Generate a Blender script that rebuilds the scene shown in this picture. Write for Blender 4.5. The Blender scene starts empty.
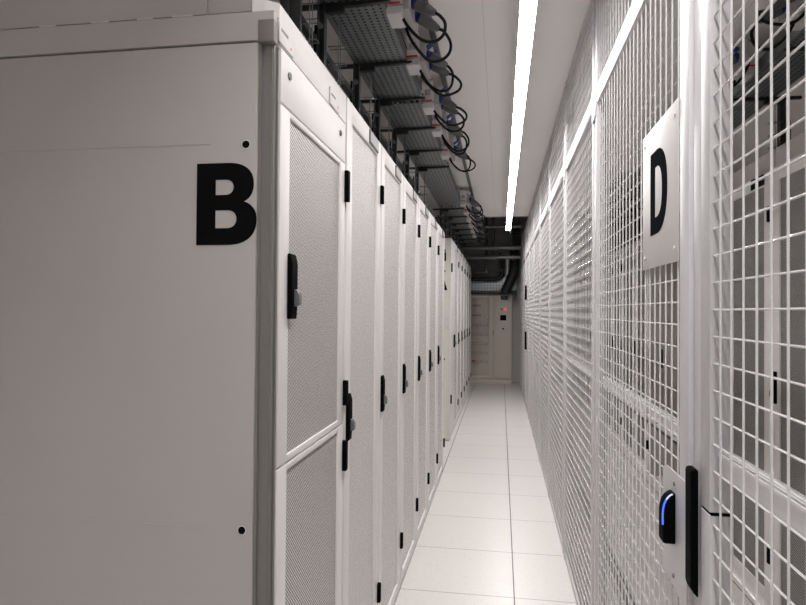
import bpy, bmesh, math, random
from mathutils import Vector, Matrix
rng = random.Random(7)
S = bpy.context.scene
COL = S.collection
PI = math.pi

# ---------------------------------------------------------------- materials
def mat(name, col, rough=0.5, metal=0.0, spec=0.5, coat=0.0):
    m = bpy.data.materials.new(name); m.use_nodes = True
    b = m.node_tree.nodes['Principled BSDF']
    b.inputs['Base Color'].default_value = (*col, 1)
    b.inputs['Roughness'].default_value = rough
    b.inputs['Metallic'].default_value = metal
    b.inputs['Specular IOR Level'].default_value = spec
    if coat:
        b.inputs['Coat Weight'].default_value = coat
        b.inputs['Coat Roughness'].default_value = 0.25
    return m

class NT:
    def __init__(s, m): s.t = m.node_tree; s.n = s.t.nodes; s.l = s.t.links
    def math(s, op, a, b=None, c=None):
        n = s.n.new('ShaderNodeMath'); n.operation = op
        for i, v in enumerate((a, b, c)):
            if v is None: continue
            if isinstance(v, (int, float)): n.inputs[i].default_value = v
            else: s.l.new(v, n.inputs[i])
        return n.outputs[0]
    def coord(s, kind='Object'):
        n = s.n.new('ShaderNodeTexCoord'); sp = s.n.new('ShaderNodeSeparateXYZ')
        s.l.new(n.outputs[kind], sp.inputs[0]); return n.outputs[kind], sp.outputs
    def mix(s, f, a, b):
        n = s.n.new('ShaderNodeMix'); n.data_type = 'RGBA'
        s.l.new(f, n.inputs[0])
        for i, v in ((6, a), (7, b)):
            if isinstance(v, tuple): n.inputs[i].default_value = (*v, 1)
            else: s.l.new(v, n.inputs[i])
        return n.outputs[2]
    def noise(s, vec, scale, detail=2, rough=.5):
        n = s.n.new('ShaderNodeTexNoise'); n.inputs['Scale'].default_value = scale
        n.inputs['Detail'].default_value = detail; n.inputs['Roughness'].default_value = rough
        s.l.new(vec, n.inputs['Vector']); return n.outputs['Fac']
    def base(s, c): s.l.new(c, s.n['Principled BSDF'].inputs['Base Color'])
    def bump(s, h, dist=.001, strength=.3):
        n = s.n.new('ShaderNodeBump'); n.inputs['Distance'].default_value = dist
        n.inputs['Strength'].default_value = strength
        s.l.new(h, n.inputs['Height']); s.l.new(n.outputs[0], s.n['Principled BSDF'].inputs['Normal'])

def paint(name, col, rough=.42, grain=900, var=.02, **k):
    m = mat(name, col, rough, **k); n = NT(m); v, _ = n.coord()
    f = n.noise(v, 3.0, 3)
    n.base(n.mix(f, tuple(c * (1 - var) for c in col), tuple(min(1, c * (1 + var)) for c in col)))
    n.bump(n.noise(v, grain, 1), .0003, .15)
    return m

def lattice(n, a, b, pa, pb, r, off=(0, 0)):
    u = n.math('SUBTRACT', n.math('FRACT', n.math('ADD', n.math('DIVIDE', a, pa), off[0])), .5)
    w = n.math('SUBTRACT', n.math('FRACT', n.math('ADD', n.math('DIVIDE', b, pb), off[1])), .5)
    u = n.math('MULTIPLY', u, pa); w = n.math('MULTIPLY', w, pb)
    d = n.math('SQRT', n.math('ADD', n.math('MULTIPLY', u, u), n.math('MULTIPLY', w, w)))
    return n.math('LESS_THAN', d, r)

M = {}
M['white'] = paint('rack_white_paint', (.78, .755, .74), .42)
M['side'] = paint('rack_side_shaded', (.455, .433, .415), .55)  # rack white darkened, shade of the end faces put into the colour
M['post_grey'] = paint('corner_post_grey', (.21, .198, .19), .5)
M['fill'] = paint('filler_panel_cream', (.76, .74, .68), .45)
M['cage'] = paint('cage_white_powder', (.58, .57, .585), .42, coat=.1)
M['wire'] = mat('cage_wire_white', (.76, .75, .755), .14, 0, .7, 1.0)
M['sign'] = paint('sign_white', (.62, .605, .60), .4)
M['black'] = mat('black_plastic', (.003, .003, .0035), .7, 0, .03)
M['ink'] = mat('black_vinyl', (.004, .004, .005), .8, 0, .05)
M['ink2'] = mat('charcoal_vinyl', (.012, .013, .015), .9, 0, .0)
M['silver'] = mat('silver_lever', (.20, .20, .205), .4, .5)
M['chrome'] = mat('lock_metal', (.14, .135, .13), .35, .7)
M['label'] = paint('label_card', (.72, .70, .70), .4)
M['plugcard'] = mat('label_card_grey', (.42, .41, .40), .5)
M['plate'] = mat('dark_label_frame', (.05, .05, .05), .5)
M['red'] = mat('red_stripe', (.55, .02, .03), .5)
M['reddot'] = mat('red_print', (.75, .10, .08), .5)
M['print'] = mat('grey_print', (.20, .20, .20), .5)
M['strut'] = mat('dark_steel_strut', (.045, .048, .05), .5, .4)
M['strutg'] = mat('galvanised_strut', (.20, .215, .22), .45, .6)
M['arm'] = mat('black_tray_arm', (.012, .012, .013), .5)
M['plug'] = paint('plug_grey', (.10, .10, .105), .5)
M['blue'] = mat('socket_blue', (.008, .025, .15), .5)
M['cable'] = mat('black_cable', (.006, .006, .007), .6, 0, .2)
M['box'] = paint('tap_box_white', (.66, .64, .63), .45)
M['boxg'] = paint('tap_box_grey', (.38, .37, .365), .5)
M['bus'] = mat('busbar_grey', (.10, .10, .11), .5, .2)
M['beige'] = paint('switch_cabinet_beige', (.60, .535, .47), .5)
M['beige2'] = paint('switch_cabinet_recess', (.60, .54, .48), .55)
M['breaker'] = paint('breaker_grey', (.30, .29, .28), .5)
M['display'] = mat('display_dark', (.01, .02, .05), .2)
M['duct'] = mat('galvanised_duct', (.42, .46, .49), .42, .55)
M['pipe_dark'] = mat('pipe_dark', (.03, .03, .032), .45)
M['pipe_steel'] = mat('pipe_steel', (.20, .195, .19), .4, .5)
M['insul'] = mat('pipe_insulation', (.01, .01, .011), .6)
M['foil'] = mat('pipe_foil', (.62, .62, .62), .35, .5)
M['brass'] = mat('brass_valve', (.35, .2, .08), .4, .7)
M['wall'] = paint('wall_grey', (.52, .51, .50), .7, 200)
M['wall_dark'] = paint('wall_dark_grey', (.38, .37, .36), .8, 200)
M['void'] = paint('soffit_dark', (.25, .24, .235), .85, 200)
M['rail'] = mat('rail_white', (.84, .83, .85), .25, .0, .6, .4)
M['gap'] = mat('dark_seam', (.05, .045, .043), .6)

def perf_mat(name, col, hole, pitch, r):
    m = mat(name, col, .45); n = NT(m); v, o = n.coord()
    a = lattice(n, o[1], o[2], pitch, pitch, r); b = lattice(n, o[1], o[2], pitch, pitch, r, (.5, .5))
    n.base(n.mix(n.math('MAXIMUM', a, b), col, hole)); return m
M['perf'] = perf_mat('perforated_sheet', (.80, .77, .755), (.04, .037, .035), .0105, .0030)
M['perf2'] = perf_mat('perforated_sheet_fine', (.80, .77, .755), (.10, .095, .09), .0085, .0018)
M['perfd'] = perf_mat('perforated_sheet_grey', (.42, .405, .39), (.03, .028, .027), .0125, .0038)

def tray_mat():
    m = mat('perforated_tray', (.16, .18, .185), .42, .55); n = NT(m); v, o = n.coord()
    a = n.math('SUBTRACT', n.math('FRACT', n.math('DIVIDE', o[0], .030)), .5)
    b = n.math('SUBTRACT', n.math('FRACT', n.math('DIVIDE', o[1], .026)), .5)
    f = n.math('MULTIPLY', n.math('LESS_THAN', n.math('ABSOLUTE', a), .17), n.math('LESS_THAN', n.math('ABSOLUTE', b), .26))
    k = n.noise(v, 14, 3)
    n.base(n.mix(f, n.mix(k, (.17, .19, .195), (.28, .30, .305)), (.008, .008, .009)))
    return m
M['tray'] = tray_mat()

def duct_mat():
    m = mat('perforated_duct', (.42, .46, .49), .42, .5); n = NT(m); v, o = n.coord()
    f = lattice(n, o[0], o[2], .06, .055, .012)
    n.base(n.mix(f, (.42, .46, .49), (.10, .11, .12))); return m
M['ductp'] = duct_mat()

def floor_mat():
    m = mat('raised_floor_tiles', (.7, .67, .65), .34); n = NT(m); v, o = n.coord('Object')
    vor = n.n.new('ShaderNodeTexVoronoi'); vor.inputs['Scale'].default_value = 75
    n.l.new(v, vor.inputs['Vector'])
    sp = n.math('LESS_THAN', vor.outputs['Distance'], .19)
    spk = n.math('MULTIPLY', sp, n.math('GREATER_THAN', n.noise(v, 130, 1), .50))
    c = n.mix(n.noise(v, 30, 3), (.65, .625, .605), (.71, .685, .665))
    c = n.mix(spk, c, (.45, .40, .38))
    # tile-to-tile tone
    du = n.math('ABSOLUTE', n.math('SUBTRACT', n.math('FRACT', n.math('ADD', n.math('DIVIDE', n.math('SUBTRACT', o[0], .0755), .6), .5)), .5))
    dv = n.math('ABSOLUTE', n.math('SUBTRACT', n.math('FRACT', n.math('ADD', n.math('DIVIDE', n.math('SUBTRACT', o[1], .228), .6), .5)), .5))
    jl = n.math('LESS_THAN', du, .0055); jc = n.math('LESS_THAN', dv, .0040)
    c = n.mix(jc, c, (.22, .18, .165)); c = n.mix(jl, c, (.06, .045, .042))
    n.base(c); return m
M['floor'] = floor_mat()

def ceil_mat():
    m = mat('ceiling_panels', (.60, .58, .56), .85); n = NT(m); v, o = n.coord()
    du = n.math('ABSOLUTE', n.math('SUBTRACT', n.math('FRACT', n.math('DIVIDE', n.math('ADD', o[0], .09), 1.2)), .5))
    f = n.math('GREATER_THAN', du, .4985)
    sp = n.math('GREATER_THAN', n.noise(v, 22, 2), .74)
    c = n.mix(n.noise(v, 1.2, 2), (.80, .78, .765), (.84, .82, .805))
    c = n.mix(f, c, (.66, .64, .63)); c = n.mix(sp, c, (.77, .75, .73))
    n.base(c); return m
M['ceil'] = ceil_mat()

def emis(name, col, st):
    m = bpy.data.materials.new(name); m.use_nodes = True; t = m.node_tree; t.nodes.clear()
    e = t.nodes.new('ShaderNodeEmission'); o = t.nodes.new('ShaderNodeOutputMaterial')
    e.inputs[0].default_value = (*col, 1); e.inputs[1].default_value = st
    t.links.new(e.outputs[0], o.inputs[0]); return m
M['lamp'] = emis('lamp_diffuser', (1.0, .97, .955), 74)
M['lamp'].cycles.emission_sampling = 'FRONT'
M['led_blue'] = emis('blue_led', (.05, .12, 1.0), 2.2)
M['led_white'] = emis('pale_led', (.75, .72, 1.0), 1.0)
M['led_red'] = emis('red_pilot', (1.0, .05, .08), 1.2)
for k_ in ('led_blue', 'led_white', 'led_red'): M[k_].cycles.emission_sampling = 'NONE'

def glass_mat():
    m = bpy.data.materials.new('door_glass'); m.use_nodes = True; t = m.node_tree; t.nodes.clear()
    o = t.nodes.new('ShaderNodeOutputMaterial'); mx = t.nodes.new('ShaderNodeMixShader')
    a = t.nodes.new('ShaderNodeBsdfTransparent'); g = t.nodes.new('ShaderNodeBsdfGlossy')
    a.inputs[0].default_value = (.97, .96, .95, 1); g.inputs['Roughness'].default_value = .05
    mx.inputs[0].default_value = .06
    t.links.new(a.outputs[0], mx.inputs[1]); t.links.new(g.outputs[0], mx.inputs[2]); t.links.new(mx.outputs[0], o.inputs[0])
    return m
M['glass'] = glass_mat()

# ---------------------------------------------------------------- mesh builder
class MB:
    def __init__(s): s.bm = bmesh.new()
    def box(s, x0, x1, y0, y1, z0, z1, bev=0, rot=None, seg=2):
        b = bmesh.new(); bmesh.ops.create_cube(b, size=1)
        c = Vector(((x0 + x1) / 2, (y0 + y1) / 2, (z0 + z1) / 2))
        bmesh.ops.scale(b, vec=(abs(x1 - x0), abs(y1 - y0), abs(z1 - z0)), verts=b.verts)
        if bev: bmesh.ops.bevel(b, geom=list(b.edges), offset=bev, segments=seg, profile=.6, affect='EDGES', clamp_overlap=True)
        if rot: bmesh.ops.rotate(b, cent=(0, 0, 0), matrix=Matrix.Rotation(rot[1], 3, rot[0]), verts=b.verts)
        bmesh.ops.translate(b, vec=c, verts=b.verts); s._add(b); return s
    def cyl(s, p, q, r, r2=None, n=14, bev=0):
        p, q = Vector(p), Vector(q); d = q - p
        b = bmesh.new()
        bmesh.ops.create_cone(b, cap_ends=True, segments=n, radius1=r, radius2=r if r2 is None else r2, depth=d.length)
        if bev: bmesh.ops.bevel(b, geom=[e for e in b.edges if len(e.link_faces) == 2 and any(len(f.verts) > 4 for f in e.link_faces)], offset=bev, segments=2, affect='EDGES')
        mt = Matrix.Translation((p + q) / 2) @ d.to_track_quat('Z', 'Y').to_matrix().to_4x4()
        bmesh.ops.transform(b, matrix=mt, verts=b.verts); s._add(b); return s
    def prism(s, pts, axis, a, b_, bev=0):
        """extrude a polygon (pts in the two other axes, in xyz order) along axis from a to b_"""
        b = bmesh.new(); lo, hi = [], []
        for (u, v) in pts:
            for L, w in ((lo, a), (hi, b_)):
                c = [u, v]; c.insert('xyz'.index(axis), w); L.append(b.verts.new(c))
        n = len(pts); b.faces.new(lo); b.faces.new(hi)
        for i in range(n): b.faces.new((lo[i], lo[(i + 1) % n], hi[(i + 1) % n], hi[i]))
        bmesh.ops.recalc_face_normals(b, faces=b.faces)
        if bev: bmesh.ops.bevel(b, geom=list(b.edges), offset=bev, segments=2, affect='EDGES')
        s._add(b); return s
    def tube(s, pts, r, n=8, sub=6):
        P = [Vector(p) for p in pts]; path = []
        if sub > 1 and len(P) > 2:
            for i in range(len(P) - 1):
                p0 = P[max(i - 1, 0)]; p1 = P[i]; p2 = P[i + 1]; p3 = P[min(i + 2, len(P) - 1)]
                for k in range(sub):
                    t = k / sub
                    path.append(.5 * ((2 * p1) + (p2 - p0) * t + (2 * p0 - 5 * p1 + 4 * p2 - p3) * t * t + (3 * p1 - p0 - 3 * p2 + p3) * t ** 3))
            path.append(P[-1])
        else: path = P
        b = bmesh.new(); rings = []; up = Vector((.31, .52, .79)).normalized()
        for i, p in enumerate(path):
            t = (path[min(i + 1, len(path) - 1)] - path[max(i - 1, 0)]).normalized()
            a = (up - t * up.dot(t))
            if a.length < 1e-4: a = Vector((1, 0, 0))
            a.normalize(); up = a; c = t.cross(a)
            rings.append([b.verts.new(p + a * r * math.cos(2 * PI * k / n) + c * r * math.sin(2 * PI * k / n)) for k in range(n)])
        for i in range(len(rings) - 1):
            for k in range(n): b.faces.new((rings[i][k], rings[i][(k + 1) % n], rings[i + 1][(k + 1) % n], rings[i + 1][k]))
        b.faces.new(rings[0][::-1]); b.faces.new(rings[-1])
        bmesh.ops.recalc_face_normals(b, faces=b.faces)
        s._add(b); return s
    def _add(s, b):
        me = bpy.data.meshes.new('tmp'); b.to_mesh(me); b.free(); s.bm.from_mesh(me); bpy.data.meshes.remove(me)
    def build(s, name, m, parent=None, smooth=True, **tags):
        me = bpy.data.meshes.new(name); s.bm.to_mesh(me); s.bm.free()
        if smooth:
            me.polygons.foreach_set('use_smooth', [True] * len(me.polygons))
            try: me.set_sharp_from_angle(angle=math.radians(40))
            except Exception: pass
        me.materials.append(M[m] if isinstance(m, str) else m)
        o = bpy.data.objects.new(name, me); COL.objects.link(o)
        if parent: o.parent = parent
        for k, v in tags.items(): o[k] = v
        return o

def B(*a, **k): return MB().box(*a, **k)
def thing(name, label, cat, loc=(0, 0, 0), rz=0, group=None):
    o = bpy.data.objects.new(name, None); COL.objects.link(o); o.empty_display_size = .1
    o.location = loc; o.rotation_euler = (0, 0, rz); o['label'] = label; o['category'] = cat
    if group: o['group'] = group
    return o
def tag(o, label, cat, group=None):
    o['label'] = label; o['category'] = cat
    if group: o['group'] = group
    return o
def struct(name, mb, m, **k): return mb.build(name, m, kind='structure', **k)
def dup(root, loc, rz, label, group=None):
    r = root.copy(); COL.objects.link(r); r.location = loc; r.rotation_euler = (0, 0, rz); r['label'] = label
    if group: r['group'] = group
    def rec(src, dst):
        for ch in list(src.children):
            c = ch.copy(); COL.objects.link(c); c.parent = dst; rec(ch, c)
    rec(root, r); return r

ORD = ['first', 'second', 'third', 'fourth', 'fifth', 'sixth', 'seventh', 'eighth', 'ninth', 'tenth', 'eleventh']

# ---------------------------------------------------------------- letters
def bez(p0, c0, c1, p1, n=14):
    return [tuple((1 - t) ** 3 * a + 3 * (1 - t) ** 2 * t * b + 3 * (1 - t) * t * t * c + t ** 3 * d for a, b, c, d in zip(p0, c0, c1, p1)) for t in [k / n for k in range(1, n + 1)]]
def glyph(name, loops, sc, thick, matrix, m, parent):
    cu = bpy.data.curves.new(name, 'CURVE'); cu.dimensions = '2D'; cu.fill_mode = 'BOTH'; cu.extrude = thick / 2
    for L in loops:
        sp = cu.splines.new('POLY'); sp.points.add(len(L) - 1); sp.use_cyclic_u = True
        for p, (x, y) in zip(sp.points, L): p.co = (x * sc, y * sc, 0, 1)
    co = bpy.data.objects.new(name + '_curve', cu); COL.objects.link(co)
    bpy.context.view_layer.update()
    me = bpy.data.meshes.new_from_object(co.evaluated_get(bpy.context.evaluated_depsgraph_get()))
    bpy.data.objects.remove(co); bpy.data.curves.remove(cu)
    me.transform(matrix); me.name = name; me.materials.clear(); me.materials.append(M[m])
    o = bpy.data.objects.new(name, me); COL.objects.link(o); o.parent = parent
    return o
B_OUT = [(0, 0), (140, 0)] + bez((140, 0), (235, 0), (270, 50), (270, 118)) + bez((270, 118), (270, 160), (245, 190), (213, 200)) \
    + bez((213, 200), (240, 212), (256, 240), (256, 280)) + bez((256, 280), (256, 345), (215, 380), (140, 380)) + [(0, 380)]
B_IN1 = [(86, 232), (130, 232)] + bez((130, 232), (155, 232), (166, 248), (166, 267)) + bez((166, 267), (166, 286), (155, 302), (130, 302)) + [(86, 302)]
B_IN2 = [(86, 78), (137, 78)] + bez((137, 78), (166, 78), (180, 96), (180, 119)) + bez((180, 119), (180, 142), (166, 160), (137, 160)) + [(86, 160)]
D_OUT = [(0, 0), (62, 0)] + bez((62, 0), (130, 0), (160, 45), (160, 104)) + bez((160, 104), (160, 165), (130, 210), (62, 210)) + [(0, 210)]
D_IN = [(46, 42), (62, 42)] + bez((62, 42), (98, 42), (114, 65), (114, 104)) + bez((114, 104), (114, 145), (98, 168), (62, 168)) + [(46, 168)]

# ================================================================= SETTING
CZ = 2.875
struct('floor', B(-4.2, 4.4, -3.0, 13.2, -.06, 0), 'floor')
struct('ceiling', B(-4.2, 4.4, -3.0, 9.05, CZ, CZ + .08), 'ceil')
struct('trim_1', B(-4.2, 4.4, 9.05, 9.12, CZ, 3.45), 'void')
struct('trim_2', B(-4.2, 4.4, 9.12, 13.2, 3.45, 3.52), 'void')
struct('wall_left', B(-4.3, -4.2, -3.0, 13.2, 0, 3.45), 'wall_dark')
struct('wall_right', B(4.4, 4.5, -3.0, 13.2, 0, 3.45), 'wall')
struct('wall_front', B(-4.2, 4.4, -3.1, -3.0, 0, 3.45), 'wall')
struct('wall_back', B(-4.2, 4.4, 13.0, 13.1, 0, 2.20), 'wall')
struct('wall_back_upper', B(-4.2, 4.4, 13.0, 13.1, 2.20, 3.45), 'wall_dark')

# ================================================================= RACKS
RX = -.515          # front plane of the racks on the left of the aisle
def door_frame(y0, y1, z0, z1, sl, sr, zb, zt):
    """door frame with an opening; x from -.03 to 0"""
    mb = MB()
    mb.box(-.03, 0, y0, y0 + sl, z0, z1, .003); mb.box(-.03, 0, y1 - sr, y1, z0, z1, .003)
    mb.box(-.03, -.0004, y0 + sl, y1 - sr, z0, z0 + zb, .0015); mb.box(-.03, -.0004, y0 + sl, y1 - sr, z1 - zt, z1, .0015)
    return mb
def swing_handle(parent, y, z0, z1):
    h = z1 - z0
    body = MB().prism([(0, z0), (.011, z0), (.013, z0 + h * .2), (.013, z0 + h * .86), (.007, z1), (0, z1)], 'y', y, y + .042, .0015)
    hb = body.build('handle', 'black', parent)
    lv = MB().prism([(.0125, z0 + h * .19), (.026, z0 + h * .22), (.026, z0 + h * .36), (.020, z0 + h * .44), (.0125, z0 + h * .46)], 'y', y + .014, y + .036, .0015)
    lv.build('latch_lever', 'silver', hb)
    return hb
def hinge(parent, y, z0, z1):
    return B(-.008, .014, y - .012, y + .014, z0, z1, .003).build('hinge', 'black', parent)
def carcass(w, d, z0, zt, parent, m='white'):
    mb = MB()
    mb.box(-d, -.034, .006, w - .006, z0, zt, .004)
    return mb.build('carcass', m, parent)
def plinth(w, d, parent, m='white'):
    return B(-d + .02, -.008, .004, w - .004, 0, .032).build('plinth', m, parent)
def name_plate(parent, y0, y1, z0, z1):
    p = B(-.001, .003, y0, y1, z0, z1, .001).build('name_plate', 'plate', parent)
    B(.0028, .0036, y0 + .012, y1 - .006, z0 + .010, z1 - .006).build('card', 'plugcard', p)
def make_rack(w, label, group, loc, rz=0, ztop=2.2, perf='perf2', paintm='white', cat='server rack'):
    t = thing('server_rack', label, cat, loc, rz, group)
    carcass(w, 1.08, .034, ztop - .004, t, paintm); plinth(w, 1.08, t, paintm)
    d = door_frame(.006, w - .006, .037, ztop, .078, .078, .045, .066).build('door', paintm, t)
    B(-.016, -.008, .08, w - .08, .08, ztop - .062).build('perforated_sheet', perf, d)
    swing_handle(d, .020, 1.040, 1.196)
    for z in (.236, ztop - .26): hinge(d, w - .010, z, z + .078)
    name_plate(d, w - .245, w - .075, ztop - .060, ztop - .004)
    return t

# ---- first rack: split doors, fascia, end panel with the letter B
R1Y = 1.338; W1 = .645
r1 = thing('server_rack', 'server rack at the end of the row with split doors, end panel marked B in shade-darkened white', 'server rack', (RX, R1Y, 0), 0, 'white server racks left of the aisle')
MB().box(-1.10, -.0365, .004, W1 - .006, .032, 2.164, .002).build('carcass', 'white', r1)
plinth(W1, 1.08, r1)
B(-.0345, -.0015, .020, W1 - .002, 2.1045, 2.2, .0015).build('fascia', 'white', r1)
tp = B(-.032, 0, .0285, W1 - .012, 1.972, 2.100, .003).build('top_panel', 'white', r1)
for yy in (.085, .565):
    lk = MB().cyl((-.002, yy, 2.052), (.004, yy, 2.052), .0095, n=18).build('lock', 'chrome', tp)
    B(.0036, .0048, yy - .0016, yy + .0016, 2.046, 2.058).build('keyhole', 'black', lk)
up = door_frame(.0285, W1 - .012, 1.1085, 1.967, .0675, .060, .017, .014).build('upper_door', 'white', r1)
B(-.014, -.006, .09, W1 - .068, 1.121, 1.956).build('perforated_sheet', 'perf', up)
lo = door_frame(.0285, W1 - .012, .036, 1.104, .0675, .060, .05, .016).build('lower_door', 'white', r1)
B(-.014, -.006, .09, W1 - .068, .08, 1.091).build('perforated_sheet', 'perf', lo)
swing_handle(up, .084, 1.458, 1.618)
for z0, z1 in ((1.842, 1.945), (1.166, 1.247)): hinge(up, W1 - .010, z0, z1)
for z0, z1 in ((.950, 1.048), (.15, .23)): hinge(lo, W1 - .010, z0, z1)
for y0, y1 in ((.012, .110), (.44, .545)):
    np_ = B(-.0008, .0018, y0, y1, 2.1075, 2.152 if y0 < .1 else 2.158, .0005).build('name_plate', 'label', r1)
    B(.0016, .0024, y0 + .012, y0 + .058, 2.136, 2.143).build('print_line', 'print', np_)
    B(.0016, .0024, y1 - .022, y1 - .016, 2.118, 2.124).build('print_dot', 'reddot', np_)
# the end panel (faces the camera)
yE = 1.320 - R1Y
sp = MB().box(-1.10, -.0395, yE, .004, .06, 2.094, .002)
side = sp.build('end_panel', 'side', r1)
glyph('letter', [B_OUT, B_IN1, B_IN2], .000545, .0008, Matrix.Translation((-.1842, yE - .0006, 1.6285)) @ Matrix.Rotation(PI / 2, 4, 'X') @ Matrix.Diagonal((1, .915, 1, 1)), 'ink', side)
for z in (1.859, .978):
    MB().cyl((-.0645, yE + .002, z), (-.0645, yE - .0012, z), .0105, n=24).build('hole_ring', 'label', side)
    MB().cyl((-.0645, yE + .002, z), (-.0645, yE - .0018, z), .0088, n=24).build('hole', 'ink', side)
for z in (1.8635, .978):
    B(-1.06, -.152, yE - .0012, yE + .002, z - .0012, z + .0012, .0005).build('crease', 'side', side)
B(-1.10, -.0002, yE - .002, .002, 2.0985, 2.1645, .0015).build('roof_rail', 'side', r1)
B(-.037, .0005, yE - .004, .003, 2.094, 2.1435, .001).build('corner_block', 'post_grey', r1)
MB().box(-.0385, -.006, .000, .0205, .034, 2.094).box(-.004, -.001, .014, .0205, .034, 2.094).box(-.0385, -.034, yE + .006, .01, .06, 2.094).box(-.012, -.009, -.004, .01, .06, 2.094).build('corner_post', 'post_grey', r1)
MB().prism([(-.055, yE), (-.050, yE), (-.0016, .0195), (-.0352, .0195), (-.0352, W1 - .002), (-.055, W1 - .002)], 'z', 2.1650, 2.2, .0008).build('roof_strip', 'white', r1)
for (a, b_) in ((-.60, -.555), (-.46, -.415), (-.34, -.30), (-.25, -.20)):
    B(a, b_, yE - .003, .0, 2.1646, 2.1675).build('roof_gasket', 'fill', r1)

# roof cover piece on top of the first rack
cv = thing('cable_trough', 'pale grey cable trough end lying on the roof of the B rack', 'cable trough', (RX, 1.32, 2.2))
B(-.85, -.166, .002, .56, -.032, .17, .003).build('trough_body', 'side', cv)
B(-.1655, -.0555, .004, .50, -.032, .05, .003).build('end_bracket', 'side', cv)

GB = 'white server racks left of the aisle'
rowB = []
ys = [1.985, 2.585, 3.187, 3.79, 4.395, 4.998]
r2 = make_rack(.600, 'perforated-door server rack next to the split-door end rack, second in the row', GB, (RX, ys[0], 0))
for i, y in enumerate(ys[1:]):
    lab = '%s white perforated-door server rack from the B end panel' % ORD[i + 2] if i < 4 else 'white server rack last before the gap in the row, seventh from the B panel'
    dup(r2, (RX, y, 0), 0, lab)
# ---- group beyond the gap
RX2 = -.565; Y2 = 7.45; W2 = .70
GF = 'server racks beyond the gap in the left row'
f1 = make_rack(W2, 'white server rack just past the gap in the left row, first of the far six', GF, (RX2, Y2, 0), 0, 2.32)
for i in range(1, 6):
    dup(f1, (RX2, Y2 + W2 * i, 0), 0, ['', 'second server rack past the gap in the left row', 'third server rack past the gap in the left row', 'fourth server rack past the gap in the left row', 'fifth server rack past the gap in the left row', 'last server rack of the left row, nearest the beige electrical cabinet'][i])
# end panel of the far group with its fittings
ep = thing('filler_cabinet', 'narrow cream filler cabinet in front of the far rack group in the left row', 'cabinet', (RX2, 6.985, 0))
MB().box(-1.08, -.0345, .012, .458, .034, 2.316, .002).build('carcass', 'fill', ep)
B(-1.06, -.008, .012, .456, .002, .032, .002).build('plinth', 'white', ep)
B(-1.08, -.022, -.008, .0115, .012, 2.318, .002).build('end_panel', 'fill', ep)
B(-.021, -.002, -.006, .0115, .012, 2.318, .002).build('edge_post', 'white', ep)
dd = B(-.032, 0, .014, .458, .037, 2.32, .003).build('door', 'white', ep)
for z in (.42, 1.93): B(-.006, .014, .006, .03, z, z + .10, .003).build('hinge', 'black', dd)
swing_handle(dd, .40, 1.040, 1.196)
MB().prism([(-.085, 1.72), (-.042, 1.72), (-.085, 1.86)], 'y', -.0155, -.0075).build('latch', 'black', ep)
B(-.088, -.066, -.0125, -.0075, 2.09, 2.19).build('hinge_cover', 'black', ep)
for z in (1.36, 1.27): B(-.07, -.025, -.010, -.0075, z, z + .06).build('card', 'label', ep)
for z in (.93, 1.94): MB().cyl((-.077, -.012, z), (-.077, -.0075, z), .012, n=12).build('stop_button', 'black', ep)

# ---- racks inside the cage (fronts face the aisle)
IX = 1.33
GI = 'server racks inside the cage'
# local +y points to -Y after the half turn: loc.y is the far end of each rack
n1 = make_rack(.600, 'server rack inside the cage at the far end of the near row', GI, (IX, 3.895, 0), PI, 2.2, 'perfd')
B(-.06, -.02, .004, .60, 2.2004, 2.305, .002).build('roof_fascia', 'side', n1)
B(.0, .0045, .36, .52, 2.142, 2.196).build('dark_nameplate', 'black', n1)
dup(n1, (IX, 3.290, 0), PI, 'server rack inside the cage cut by the right picture edge')
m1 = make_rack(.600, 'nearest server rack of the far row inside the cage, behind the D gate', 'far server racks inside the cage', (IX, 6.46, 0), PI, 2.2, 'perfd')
se = thing('rack_end_panel', 'grey end panel of the far cage racks, seen behind the mesh of the D gate', 'end panel', (IX, 5.849, 0), PI)
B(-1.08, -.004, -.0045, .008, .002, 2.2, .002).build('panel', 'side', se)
B(-.12, -.095, .007, .014, .98, 1.15, .003).build('latch', 'black', se)
for i in range(1, 10):
    dup(m1, (IX, 6.46 + .6 * i + .02, 0), PI, '%s server rack of the far cage row, counted from its end panel' % ORD[i] if i < 9 else 'server rack in the cage against the back wall', 'far server racks inside the cage')

# ================================================================= OVERHEAD TRAYS, BRACKETS, TAP-OFF BOXES
TZ = 2.700
def make_bracket(label, group, loc, rz, dz=0.0):
    t = thing('tray_bracket', label, 'bracket', loc, rz, group)
    # local: x to the aisle, z from the rack roof (dz: how much higher that roof is)
    T = .500 - dz
    MB().box(-.015, .015, -.006, .016, .0, T, .002).box(-.015, -.010, -.022, -.006, 0, T).box(.010, .015, -.022, -.006, 0, T).build('post', 'strut', t)
    MB().box(-.05, .05, -.04, .045, 0.0004, .008, .002).build('foot_plate', 'strutg', t)
    a = MB().prism([(-.10, T - .020), (.15, T - .020), (.265, T - .014), (.275, T - .008), (.275, T - .004), (-.10, T - .004)], 'y', -.011, .011, .0015)
    a.build('arm', 'arm', t)
    B(.0155, .09, -.014, .014, T - .042, T - .0205, .003).build('arm_socket', 'arm', t)
    MB().cyl((0, -.0225, T - .10), (0, -.030, T - .10), .012, n=10).build('bolt', 'strutg', t)
    w = MB()
    for yy in (.03, .06):
        w.tube([(.060, yy, .02), (.060, yy, T - .045)], .0022, 5, 1)
    for k in range(5): w.tube([(.015, .03, .06 + .07 * k), (.085, .03, .06 + .07 * k), (.085, .06, .06 + .07 * k), (.015, .06, .06 + .07 * k)], .0022, 5, 1)
    w.build('wire_guide', 'strutg', t)
    MB().tube([(-.03, .01, T - .08), (-.035, .015, T * .6), (-.03, .012, T * .25), (-.034, .02, .012)], .006, 6).build('conduit', 'cable', t)
    return t
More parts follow.
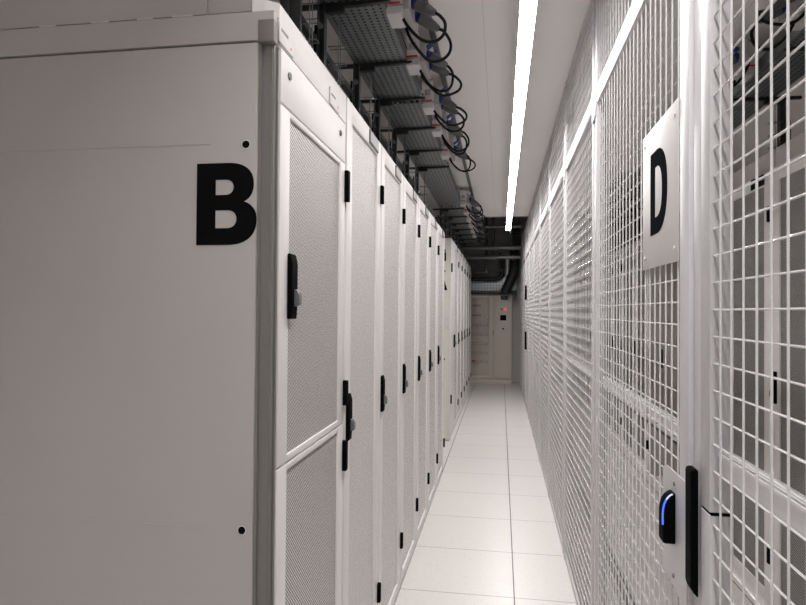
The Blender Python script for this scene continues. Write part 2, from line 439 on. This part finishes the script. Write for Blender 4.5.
def tray(label, x0, x1, y0, y1, group, z=TZ):
    t = thing('cable_tray', label, 'cable tray', ((x0 + x1) / 2, y0, z), 0, group)
    w = (x1 - x0) / 2; L = y1 - y0
    B(-w, w, 0, L, 0, .0025).build('tray_floor', 'tray', t)
    for sgn in (-1, 1):
        MB().box(sgn * w - .0015, sgn * w + .0015, 0, L, 0.0, .055).box(sgn * w - .006, sgn * w + .006, 0, L, .052, .056).build('side_flange', 'tray', t)
    k = MB()
    for j in range(7):
        yy = [((rng.random() - .5) * .03) for _ in range(6)]
        k.tube([(-w * .75 + 1.5 * w * j / 6 + yy[i], L * i / 5, .012 + .008 * rng.random()) for i in range(6)], .0075, 6, 3)
    k.build('cable_bundle', 'cable', t)
    return t
def make_box(label, group, loc, rz):
    t = thing('tap_off_box', label, 'power box', loc, rz, group)
    MB().prism([(-.037, .050), (.036, .050), (.030, .175), (-.034, .175)], 'y', 0, .15, .003).build('housing', 'box', t)
    MB().prism([(-.032, 0.012), (.032, 0.012), (.037, .046), (-.036, .046)], 'y', .004, .135, .003).build('end_cap', 'sign', t)
    for y0, y1 in ((-.0016, .002), (.148, .1516)):
        B(-.035, .024, y0, y1, .0505, .0585).build('red_stripe', 'red', t)
    wn = B(-.018, .018, -.003, .002, .085, .120, .001).build('breaker_window', 'boxg', t)
    B(-.012, -.006, -.005, -.002, .096, .108).build('breaker_switch', 'print', wn)
    B(-.034, .030, .02, .12, .175, .190).build('bus_clamp', 'boxg', t)
    s = MB().box(.034, .062, .010, .250, .030, .150, .004).build('socket_panel', 'boxg', t)
    for yy in (.070, .185):
        MB().cyl((.060, yy, .088), (.074, yy, .080), .023, n=18).build('socket', 'blue', s)
        l = B(-.0, .052, yy - .024, yy + .024, -.003, .003, .002)
        bmesh.ops.rotate(l.bm, cent=(0, yy, 0), matrix=Matrix.Rotation(math.radians(-38), 3, 'Y'), verts=l.bm.verts)
        bmesh.ops.translate(l.bm, vec=(.062, 0, .118), verts=l.bm.verts)
        l.build('socket_lid', 'blue', s)
    B(.030, .036, .15, .25, .030, .07, .001).build('panel_bracket', 'boxg', t)
    return t
def make_plug(label, group, loc, rz, kind):
    t = thing('power_plug', label, 'plug', loc, rz, group)
    d = Vector((.87, 0, -.50)).normalized(); d.y = .10 * (kind - 1)
    p = Vector((.003, 0, -.001))
    MB().cyl(p, p + d * .007, .0235, n=18, bev=.002).build('blue_collar', 'blue', t)
    MB().cyl(p + d * .0072, p + d * .060, .0245, .0225, n=18, bev=.002).build('plug_body', 'plug', t)
    MB().cyl(p + d * .0602, p + d * .098, .0215, .0125, n=18, bev=.002).build('plug_cap', 'plug', t)
    e = p + d * .096
    sx, sz, sy = [(1.0, 1.0, .0), (1.5, .85, .03), (.75, 1.15, -.015), (1.2, 1.1, .03)][kind % 4]
    pts = [e, e + Vector((.020 * sx, .004, -.012)), e + Vector((.040 * sx, .012 + sy, -.040 * sz)), e + Vector((.034 * sx, .020 + sy, -.080 * sz)),
           e + Vector((.0, .024 + sy, -.105 * sz)), e + Vector((-.050, .018 + sy, -.102 * sz)), e + Vector((-.100, .006, -.062 * sz)),
           e + Vector((-.134, -.002, -.010)), e + Vector((-.150, .0, .050))]
    MB().tube(pts, .0066, 8, 7).build('cable', 'cable', t)
    return t

# left row
arms = [1.955, 2.33, 2.925, 3.43, 4.00, 4.56, 5.10]
GBr = 'tray brackets over the left rack row'
b0 = make_bracket('dark tray bracket behind the fascia, nearest the B end panel', GBr, (-.708, arms[0], 2.2), 0)
for i, y in enumerate(arms[1:]):
    dup(b0, (-.708, y, 2.2), 0, '%s dark tray bracket along the left row, counted from the B end panel' % ORD[i + 1])
fa = [7.20 + .62 * i for i in range(7)]
bf = None
for i, y in enumerate(fa):
    if bf is None: bf = make_bracket('first tray bracket past the gap over the far left racks', 'tray brackets over the far left racks', (-.708, y, 2.32), 0, .12)
    else: dup(bf, (-.708, y, 2.32), 0, '%s tray bracket past the gap over the far left racks' % ORD[i], 'tray brackets over the far left racks')
for i, (ya, yb) in enumerate(((1.40, 5.55), (7.02, 11.4))):
    tag(B(-.760, -.732, ya, yb, 2.545, 2.575, .002).build('strut_rail', 'strut'), 'dark steel rail running along the backs of the tray brackets, %s' % ('near group' if i == 0 else 'beyond the gap'), 'rail')
tag(MB().box(-.716, -.690, 1.885, 1.918, 2.2005, 2.874, .002).box(-.690, -.652, 1.900, 1.918, 2.2005, 2.874, .002).build('support_channel', 'strut'), 'broad dark steel channel standing on the roof of the B end rack', 'channel')
GT = 'cable trays over the left racks'
tray('perforated cable tray nearest the camera over the left racks', -.722, -.462, 1.40, 3.46, GT)
tray('perforated cable tray in the middle over the left racks', -.722, -.462, 3.53, 5.12, GT)
tray('perforated cable tray reaching across the gap in the left row', -.722, -.462, 5.19, 7.05, GT)
tray('perforated cable tray farthest away over the far left racks', -.722, -.462, 7.12, 11.2, GT)
tag(B(-.356, -.330, 1.5, 9.0, 2.845, 2.8745, .003).build('busbar', 'bus'), 'dark busbar rail fixed under the ceiling along the left racks', 'busbar')

def box_run(ylist, x, rz, tapg, plg, where, proto=None, plugs=None):
    out = []
    for i, y in enumerate(ylist):
        lab = '%s white tap-off box %s' % (ORD[i], where)
        b = make_box(lab, tapg, (x, y, 2.665), rz) if proto is None else dup(proto, (x, y, 2.665), rz, lab, tapg)
        proto = proto or b
        sgn = 1 if rz == 0 else -1
        for j, yy in enumerate((.070, .185)):
            kind = (i * 2 + j * 3 + (i // 2)) % 4
            loc = (x + sgn * .074, y + sgn * yy, 2.665 + .080)
            pl = '%s grey plug of the %s tap-off box %s' % ('nearer' if (j == 0) == (rz == 0) else 'farther', ORD[i], where.split(',')[0])
            if plugs is not None and kind in plugs: dup(plugs[kind], loc, rz, pl, plg)
            else:
                pp = make_plug(pl, plg, loc, rz, kind)
                if plugs is not None: plugs[kind] = pp
    return proto
PLG = {}
bx = box_run([2.40, 2.92, 3.55, 4.03, 4.67], -.432, 0, 'tap-off boxes over the left racks', 'plugs over the left racks', 'over the near left racks, counted from the camera', None, PLG)
box_run([6.86, 7.45, 8.05, 8.65, 9.25, 9.85], -.425, 0, 'tap-off boxes over the far left racks', 'plugs over the far left racks', 'over the far left racks, counted from the gap', bx, PLG)

# inside the cage (half-turn copies, seen through the mesh)
for i, y in enumerate((3.02, 3.70)):
    dup(b0, (1.55, y, 2.2), PI, 'tray bracket over the cage racks %s' % ('by the right picture edge' if i == 0 else 'at the end of the near row'), 'tray brackets inside the cage')
for i in range(5):
    dup(b0, (1.55, 6.2 + .62 * i, 2.2), PI, '%s tray bracket over the far cage row' % ORD[i], 'tray brackets over the far cage row')
tray('perforated cable tray over the near racks inside the cage', 1.277, 1.520, 2.2, 4.4, 'cable trays inside the cage')
tray('perforated cable tray over the far racks inside the cage', 1.277, 1.537, 5.6, 11.5, 'cable trays inside the cage')
box_run([3.42, 2.80], 1.215, PI, 'tap-off boxes inside the cage', 'plugs inside the cage', 'inside the cage over the near racks', bx, PLG)
box_run([6.6, 7.2, 7.8], 1.215, PI, 'tap-off boxes over the far cage racks', 'plugs over the far cage racks', 'over the far row inside the cage', bx, PLG)

# ================================================================= LIGHT
def lens(x0, x1, y0, y1, z, ax, step):
    mb = MB(); a, b = (x0, x1) if ax == 0 else (y0, y1); n = max(1, round((b - a) / step))
    vs = []
    for i in range(n + 1):
        t = a + (b - a) * i / n
        vs.append([mb.bm.verts.new((t, y0, z) if ax == 0 else (x0, t, z)), mb.bm.verts.new((t, y1, z) if ax == 0 else (x1, t, z))])
    for i in range(n):
        f = mb.bm.faces.new((vs[i][0], vs[i][1], vs[i + 1][1], vs[i + 1][0])); f.normal_update()
        if f.normal.z > 0: f.normal_flip()
    return mb
lt = thing('ceiling_light', 'long glowing linear ceiling light above the aisle', 'light', (.108, 0, CZ))
L0, L1 = -1.2, 10.25
MB().box(-.037, .037, L0, L1, -.048, -.0005, .001).box(-.037, -.0345, L0, L1, -.097, -.047).box(.0345, .037, L0, L1, -.097, -.047).build('housing', 'cage', lt)  # side lips added below the diffuser to hold light off upper surfaces
lens(-.034, .034, L0 + .01, L1 - .01, -.0486, 1, .38).build('diffuser', 'lamp', lt, smooth=False)
fill_lt = thing('ceiling_light', 'unseen linear fill light added behind the viewpoint', 'light', (-2.2, -1.35, CZ))  # added out of view to brighten the B end panel
MB().box(-1.5, 1.5, -.046, .046, -.048, -.0005, .001).box(-1.5, 1.5, -.046, -.0425, -.093, -.047).box(-1.5, 1.5, .0425, .046, -.093, -.047).build('housing', 'cage', fill_lt)
lens(-1.49, 1.49, -.042, .042, -.0486, 0, 3.0).build('diffuser', 'lamp', fill_lt, smooth=False)

# ================================================================= CAGE
CX = .390
def wires(y0, y1, z0, z1, zr, yr, r=.0021, n=6, front=-.0021):
    mb = MB()
    def rod(p, q):
        d = Vector(q) - Vector(p); a = Vector((1, 0, 0)); c = d.cross(a).normalized()
        ring = []
        for e in (p, q):
            ring.append([mb.bm.verts.new(Vector(e) + a * r * math.cos(2 * PI * k / n) + c * r * math.sin(2 * PI * k / n)) for k in range(n)])
        for k in range(n): mb.bm.faces.new((ring[0][k], ring[0][(k + 1) % n], ring[1][(k + 1) % n], ring[1][k]))
        mb.bm.faces.new(ring[0]); mb.bm.faces.new(ring[1])
    z = zr - math.floor((zr - z0) / .05) * .05
    while z < z1 - .001:
        rod((-front, y0, z), (-front, y1, z)); z += .05
    y = yr - math.floor((yr - y0) / .052) * .052
    while y < y1 - .001:
        rod((front, y, z0), (front, y, z1)); y += .052
    bmesh.ops.recalc_face_normals(mb.bm, faces=mb.bm.faces)
    return mb
ZR0, ZR1 = 2.332, 2.402          # the height of the top rail
def panel(name, label, y0, y1, zr, yr, group, extra=True, cat='mesh panel', front=-.0021):
    t = thing(name, label, cat, (CX, y0, 0), 0, group); L = y1 - y0
    wires(0, L, .045, ZR0, zr, yr - y0, front=front).build('wire_mesh', 'wire', t)
    if extra: wires(0, L, ZR1, CZ - .012, zr, yr - y0, front=front).build('upper_wire_mesh', 'wire', t)
    MB().box(-.006, .020, -.001, L + .001, .006, .045, .002).build('bottom_rail', 'cage', t)
    MB().box(-.006, .020, -.001, L + .001, CZ - .030, CZ - .002, .002).build('head_rail', 'cage', t)
    MB().box(-.010, .018, -.001, L + .001, ZR0, ZR1, .002).build('top_rail', 'cage', t)
    return t
# horizontal stiffener rail behind the mesh with brackets and bolts
def stiffener(label, y0, y1, bolts=True):
    t = thing('stiffener_rail', label, 'rail', (CX + .003, y0, 0), 0, 'horizontal rails behind the cage mesh'); L = y1 - y0
    MB().prism([(.007, 1.178), (.012, 1.178), (.012, 1.214), (.007, 1.216), (.007, 1.221), (.013, 1.222), (.013, 1.217), (.018, 1.217), (.018, 1.222), (.024, 1.222), (.024, 1.217), (.029, 1.217), (.029, 1.222), (.034, 1.222), (.034, 1.178), (.036, 1.178), (.036, 1.225), (.005, 1.225), (.005, 1.214), (.007, 1.212)][:6] + [(.013, 1.218), (.018, 1.218), (.018, 1.222), (.024, 1.222), (.024, 1.218), (.029, 1.218), (.029, 1.222), (.034, 1.222), (.034, 1.178)], 'y', 0, L).build('rail_profile', 'rail', t)
    k = int(L / .15)
    for i in range(k if bolts else 0):
        yy = L * (i + .5) / k
        bk = B(.0058, .0072, yy - .012, yy + .012, 1.184, 1.210, .0005).build('bracket', 'rail', t)
        MB().cyl((.0056, yy, 1.197), (.0035, yy, 1.197), .004, n=8).build('bolt', 'chrome', bk)
    return t
centres = [2.625 + 1.2 * i for i in range(9)]
GP = 'mesh panels of the cage'
panel('cage_mesh_panel', 'wire mesh cage panel filling the right picture edge, nearer than the gate post', -.05, 1.214, 1.4865, 1.167, GP)
stiffener('white horizontal rail behind the nearest mesh panel', -.05, 1.214, False)
bays = list(zip([c + .062 for c in centres[:-1]], [c - .062 for c in centres[1:]]))
for i, (a, b_) in enumerate(bays):
    lab = '%s fixed wire mesh panel past the D gate along the aisle' % ORD[i] if i < 7 else 'last wire mesh panel at the far end of the aisle'
    p = panel('cage_mesh_panel', lab, a, b_, 1.504, a + .03, GP, front=.0021)
    if i == 5:
        for z0, z1 in ((1.66, 1.88), (.91, 1.18)): B(-.035, -.006, .70, .735, z0, z1, .003).build('door_handle', 'black', p)
    if i < 4: stiffener('white horizontal rail behind the %s mesh panel past the gate' % ORD[i], a, b_)
for i, c in enumerate(centres):
    t = thing('cage_post', '%s upright white cage post past the D gate' % ORD[i] if i else 'upright white cage post on the hinge side of the D gate', 'post', (CX, c, 0), 0, 'upright posts of the cage')
    for s in (-1, 1): B(-.010, .024, s * .046 - .016, s * .046 + .016, .004, CZ - .004, .002).build('frame_upright', 'cage', t)
    B(-.004, .040, -.0298, .0298, .002, CZ - .002, .003).build('post_tube', 'cage', t)
    B(-.013, -.0102, -.06, .06, ZR0 - .05, ZR1 + .02, .001).build('joint_plate', 'cage', t)
# the gate
g = thing('cage_gate', 'wire mesh cage gate carrying the white D sign', 'gate', (CX, 1.41, 0))
GL = centres[0] - .066 - 1.41
wires(0, GL, .06, ZR0 - .004, 1.504, .02).build('wire_mesh', 'wire', g)
B(-.005, .010, -.064, .001, .03, ZR0 - .004, .002).build('stile', 'cage', g)
B(.004, .036, -.1175, -.066, .03, ZR0 - .004, .002).build('edge_profile', 'cage', g)
B(-.005, .014, .0015, GL, .03, .06, .002).build('bottom_rail', 'cage', g)
lp = MB().prism([(-.062, .86), (.128, .86 + .02), (.128, 1.115), (.09, 1.127), (-.062, 1.127)], 'x', -.0075, -.0052, .0006).build('lock_plate', 'cage', g)
for yy, zz in ((.035, .895), (.03, 1.10)): MB().cyl((-.0075, yy, zz), (-.0095, yy, zz), .005, n=10).build('screw', 'chrome', lp)
hd = MB().prism([(-.0055, .921), (-.016, .932), (-.020, .944), (-.020, 1.168), (-.016, 1.172), (-.0055, 1.172)], 'y', -.132, -.094, .002)
hd.build('pull_handle', 'black', g)
MB().tube([(-.006, -.135, .895), (-.014, -.138, .885), (-.014, -.138, .865), (-.004, -.135, .855)], .004, 6).build('lock_hook', 'black', g)
stiffener('white horizontal rail with bolts behind the D gate mesh', 1.415, centres[0] - .066)
# transom over the gate
t = thing('cage_transom', 'wire mesh transom above the D gate', 'mesh panel', (CX, 1.270, 0))
GT_ = centres[0] - .064 - 1.270
wires(0, GT_, ZR1, CZ - .012, 1.504, .03).build('upper_wire_mesh', 'wire', t)
B(-.010, .018, 0, GT_, ZR0, ZR1, .002).build('top_rail', 'cage', t)
B(-.006, .020, 0, GT_, CZ - .030, CZ - .002, .002).build('head_rail', 'cage', t)
# latch post of the gate
t = thing('cage_post', 'wide upright white cage post beside the black pull handle of the gate', 'post', (CX, 1.241, 0), 0, 'upright posts of the cage')
B(-.005, .036, -.0255, .026, 1.109, CZ - .004, .002).build('post_tube', 'cage', t)
B(-.005, .036, -.0255, .026, .002, 1.104, .002).build('lower_post_tube', 'cage', t)
B(-.003, .037, -.0262, .024, 1.1035, 1.1095).build('joint_gasket', 'black', t)
B(.026, .040, .0265, .049, .004, CZ - .004, .001).build('stop_strip', 'boxg', t)
# D sign
s = thing('letter_sign', 'white square sign with a dark letter D on the mesh gate', 'sign', (CX, 1.41, 0))
B(-.0075, -.0052, .002, .342, 1.5945, 1.9545, .0006).build('sign_plate', 'sign', s)
glyph('letter', [D_OUT, D_IN], .001, .0008, Matrix.Translation((-.0080, .252, 1.6775)) @ Matrix(((0, 0, -1, 0), (-1, 0, 0, 0), (0, 1, 0, 0), (0, 0, 0, 1))), 'ink2', s)
for yy in (.03, .315):
    for zz in (1.625, 1.925): MB().cyl((-.0075, yy, zz), (-.0105, yy, zz), .0055, n=12, bev=.001).build('screw', 'label', s)
# card reader
c = thing('card_reader', 'black card reader with a blue glowing arc on the gate lock plate', 'card reader', (CX - .0077, 1.428, 0))
prof = [(0, .970), (-.024, .970), (-.0265, .974), (-.0265, 1.035)] + [(-.0265 + .0265 * (1 - math.cos(a)), 1.035 + .045 * math.sin(a)) for a in [math.radians(9 * k) for k in range(1, 10)]] + [(0, 1.081)]
MB().prism(prof, 'y', .001, .038, .0015).build('reader_body', 'black', c)
arc = [(-.0268, .0015, 1.012), (-.0268, .0015, 1.035)] + [(-.0268 + .0265 * (1 - math.cos(a)), .0012, 1.036 + .045 * math.sin(a)) for a in [math.radians(11 * k) for k in range(1, 8)]]
MB().tube(arc[:6], .0019, 6, 3).build('blue_light', 'led_blue', c)
MB().tube(arc[5:], .0018, 6, 3).build('pale_light', 'led_white', c)

# ================================================================= FAR END
e = thing('electrical_cabinet', 'beige electrical cabinet with a glazed door at the end of the aisle', 'cabinet', (.22, 12.55, 0))
MB().box(-1.20, -.358, .22, .40, .002, 1.83, .003).box(-.352, 0, .02, .40, .10, 1.83, .003).box(-1.20, -.358, 0.02, .22, 1.78, 1.83).box(-1.20, -.358, .02, .22, .10, .16).build('body', 'beige', e)
B(-1.20, 0, .012, .39, .002, .098, .003).build('plinth', 'beige', e)
B(-.372, -.338, .0, .012, .11, 1.82, .002).build('centre_stile', 'beige', e)
d = MB().box(-1.18, -1.12, 0, .02, .115, 1.80, .003).box(-.46, -.376, 0, .02, .115, 1.80, .003).box(-1.12, -.46, 0, .02, 1.75, 1.80, .002).box(-1.12, -.46, 0, .02, .115, .17, .002).build('glazed_door', 'beige', e)
B(-1.12, -.46, .008, .012, .17, 1.75).build('pane', 'glass', d)
B(-1.12, -.44, .08, .096, .16, 1.78).build('mounting_plate', 'beige2', e)
for z in (1.60, 1.40, 1.20, 1.01, .82, .63, .45):
    k = B(-1.10, -.485, .05, .079, z - .022, z + .022).build('breaker_row', 'breaker' if z < 1.3 else 'beige2', e)
    if z > 1.3: B(-.80, -.62, .040, .0495, z - .02, z + .02).build('breaker_block', 'breaker', k)
    else:
        for j in range(14): B(-1.09 + .043 * j, -1.066 + .043 * j, .038, .0495, z - .014, z + .014).build('breaker_switch', 'label', k)
B(-.80, -.73, .03, .0495, .452, .480).build('red_breaker', 'red', e)
dd = B(-.335, -.022, .0, .018, .12, 1.81, .003).build('control_door', 'beige', e)
B(-.225, -.090, -.004, .001, 1.72, 1.80, .002).build('display', 'display', dd)
MB().cyl((-.130, -.012, 1.527), (-.130, .001, 1.527), .022, n=16).build('red_lamp', 'led_red', dd)
MB().cyl((-.205, -.012, 1.527), (-.205, .001, 1.527), .016, n=16).build('switch_knob', 'black', dd)
B(-.235, -.115, -.006, .001, 1.30, 1.41, .002).build('meter', 'black', dd)
MB().cyl((-.175, -.012, 1.13), (-.175, .001, 1.13), .018, n=16).build('key_switch', 'black', dd)
B(-.378, -.366, -.02, .0, 1.0, 1.10, .002).build('door_handle', 'chrome', e)
# door in the back wall, right of the cabinet
dr = struct('door_1', B(.245, .62, 12.985, 12.999, .01, 2.05, .002), 'wall')
B(.395, .425, 12.955, 12.984, 1.02, 1.33, .004).build('door_handle', 'black', dr)
# ducts and pipes above the cabinet
t = thing('galvanised_duct', 'perforated galvanised duct above the beige electrical cabinet', 'duct', (0, 12.45, 0))
B(-1.2, .30, 0, .30, 1.90, 2.17, .003).build('duct_body', 'ductp', t)
B(-1.2, .32, -.03, .31, 1.845, 1.895, .003).build('bottom_flange', 'pipe_dark', t)
tag(MB().tube([(-1.3, 12.30, 2.12), (-.25, 12.30, 2.125), (-.10, 12.30, 2.13), (-.01, 12.30, 2.17), (.025, 12.30, 2.27), (.03, 12.30, 2.60)], .042, 12).build('insulated_pipe', 'insul'), 'black insulated pipe bending upward in front of the galvanised duct', 'pipe')
tag(MB().tube([(.125, 12.36, 2.52), (.125, 12.36, 2.40), (.12, 12.36, 2.28), (.115, 12.37, 2.20)], .04, 12).build('foil_pipe', 'foil'), 'silver foil covered pipe between the two black pipes', 'pipe')
tag(MB().tube([(.26, 12.20, 2.75), (.265, 12.20, 2.50), (.24, 12.20, 2.25), (.15, 12.20, 2.03), (.07, 12.22, 1.86)], .095, 14).build('flexible_duct', 'insul'), 'thick black flexible duct dropping to the electrical cabinet', 'duct')
tag(MB().tube([(-1.4, 12.1, 2.28), (-.08, 12.1, 2.28), (-.03, 12.1, 2.32), (-.02, 12.1, 2.62)], .018, 8, 4).build('thin_pipe', 'pipe_dark'), 'thin dark pipe with an elbow above the black insulated pipe', 'pipe')
def hpipe(label, y, z, r, m, x0=-1.6, x1=.36):
    t = thing('steel_pipe', label, 'pipe', (0, y, z), 0, 'pipes across the end of the aisle')
    MB().cyl((x0, 0, 0), (x1, 0, 0), r, n=16).build('pipe_run', m, t)
    for x in (-.75, -.15, .20): MB().cyl((x, 0, 0), (x + .035, 0, 0), r * 1.35, n=16).build('coupling', 'pipe_steel', t)
    return t
hpipe('upper steel pipe crossing the end of the aisle', 11.6, 2.68, .042, 'pipe_steel')
hpipe('lower steel pipe crossing the end of the aisle', 11.6, 2.50, .036, 'pipe_steel')
hpipe('highest brown pipe crossing just below the far end of the light', 11.0, 3.00, .03, 'pipe_steel')
t = thing('drop_pipe', 'dark vertical pipe hanging down to a brass valve above the cabinet', 'pipe', (-.28, 11.8, 0))
MB().cyl((0, 0, 2.26), (0, 0, 3.449), .022, n=12).build('pipe_run', 'pipe_dark', t)
MB().cyl((0, 0, 2.225), (0, 0, 2.265), .03, n=12).build('valve', 'brass', t)
tag(MB().cyl((-.155, 12.0, 2.56), (-.155, 12.0, 3.449), .03, n=12).build('vertical_pipe', 'pipe_steel'), 'short grey vertical pipe right of the brass valve pipe', 'pipe')
t = thing('air_grille', 'black slatted air unit in the upper right corner of the aisle end', 'air unit', (.33, 11.75, 2.75))
B(-.12, .03, 0, .35, .0, .36, .004).build('casing', 'insul', t)
for x in (-.09, 0): MB().cyl((x, .17, .355), (x, .17, .6995), .006, n=8).build('hanger_rod', 'strutg', t)
for i in range(5): B(-.115, .025, -.02, .002, .04 + .065 * i, .055 + .065 * i).build('slat', 'pipe_dark', t)
for i, x in enumerate((-.55, .18)):
    tag(B(x - .02, x + .02, 9.2, 12.99, 3.40, 3.4495).build('ceiling_channel', 'strut'), 'dark channel under the far soffit, %s of the light' % ('left' if i == 0 else 'in line with'), 'channel')

# ================================================================= CAMERA
YAW, PIT, ROL = math.radians(9.13), math.radians(.78), math.radians(.43)
f = Vector((-math.sin(YAW) * math.cos(PIT), math.cos(YAW) * math.cos(PIT), math.sin(PIT)))
R0 = Vector((math.cos(YAW), math.sin(YAW), 0)); U0 = R0.cross(f)
Rr = R0 * math.cos(ROL) + U0 * math.sin(ROL); Uu = U0 * math.cos(ROL) - R0 * math.sin(ROL)
cam = bpy.data.cameras.new('camera'); co = bpy.data.objects.new('camera', cam); COL.objects.link(co)
mw = Matrix((Rr, Uu, -f)).transposed().to_4x4(); mw.translation = Vector((0, 0, 1.48)); co.matrix_world = mw
cam.sensor_width = 36; cam.lens = 610 / 806 * 36; cam.clip_start = .02
S.camera = co

w = bpy.data.worlds.new('world'); S.world = w; w.use_nodes = True
w.node_tree.nodes['Background'].inputs[0].default_value = (.5, .48, .46, 1)
w.node_tree.nodes['Background'].inputs[1].default_value = .02
S.cycles.denoising_prefilter = 'NONE'; S.cycles.max_bounces = 16; S.cycles.diffuse_bounces = 10; S.cycles.glossy_bounces = 4
S.view_settings.view_transform = 'Standard'; S.view_settings.look = 'None'
S.view_settings.gamma = 1; S.view_settings.use_curve_mapping = False
S.view_settings.exposure = 0.02
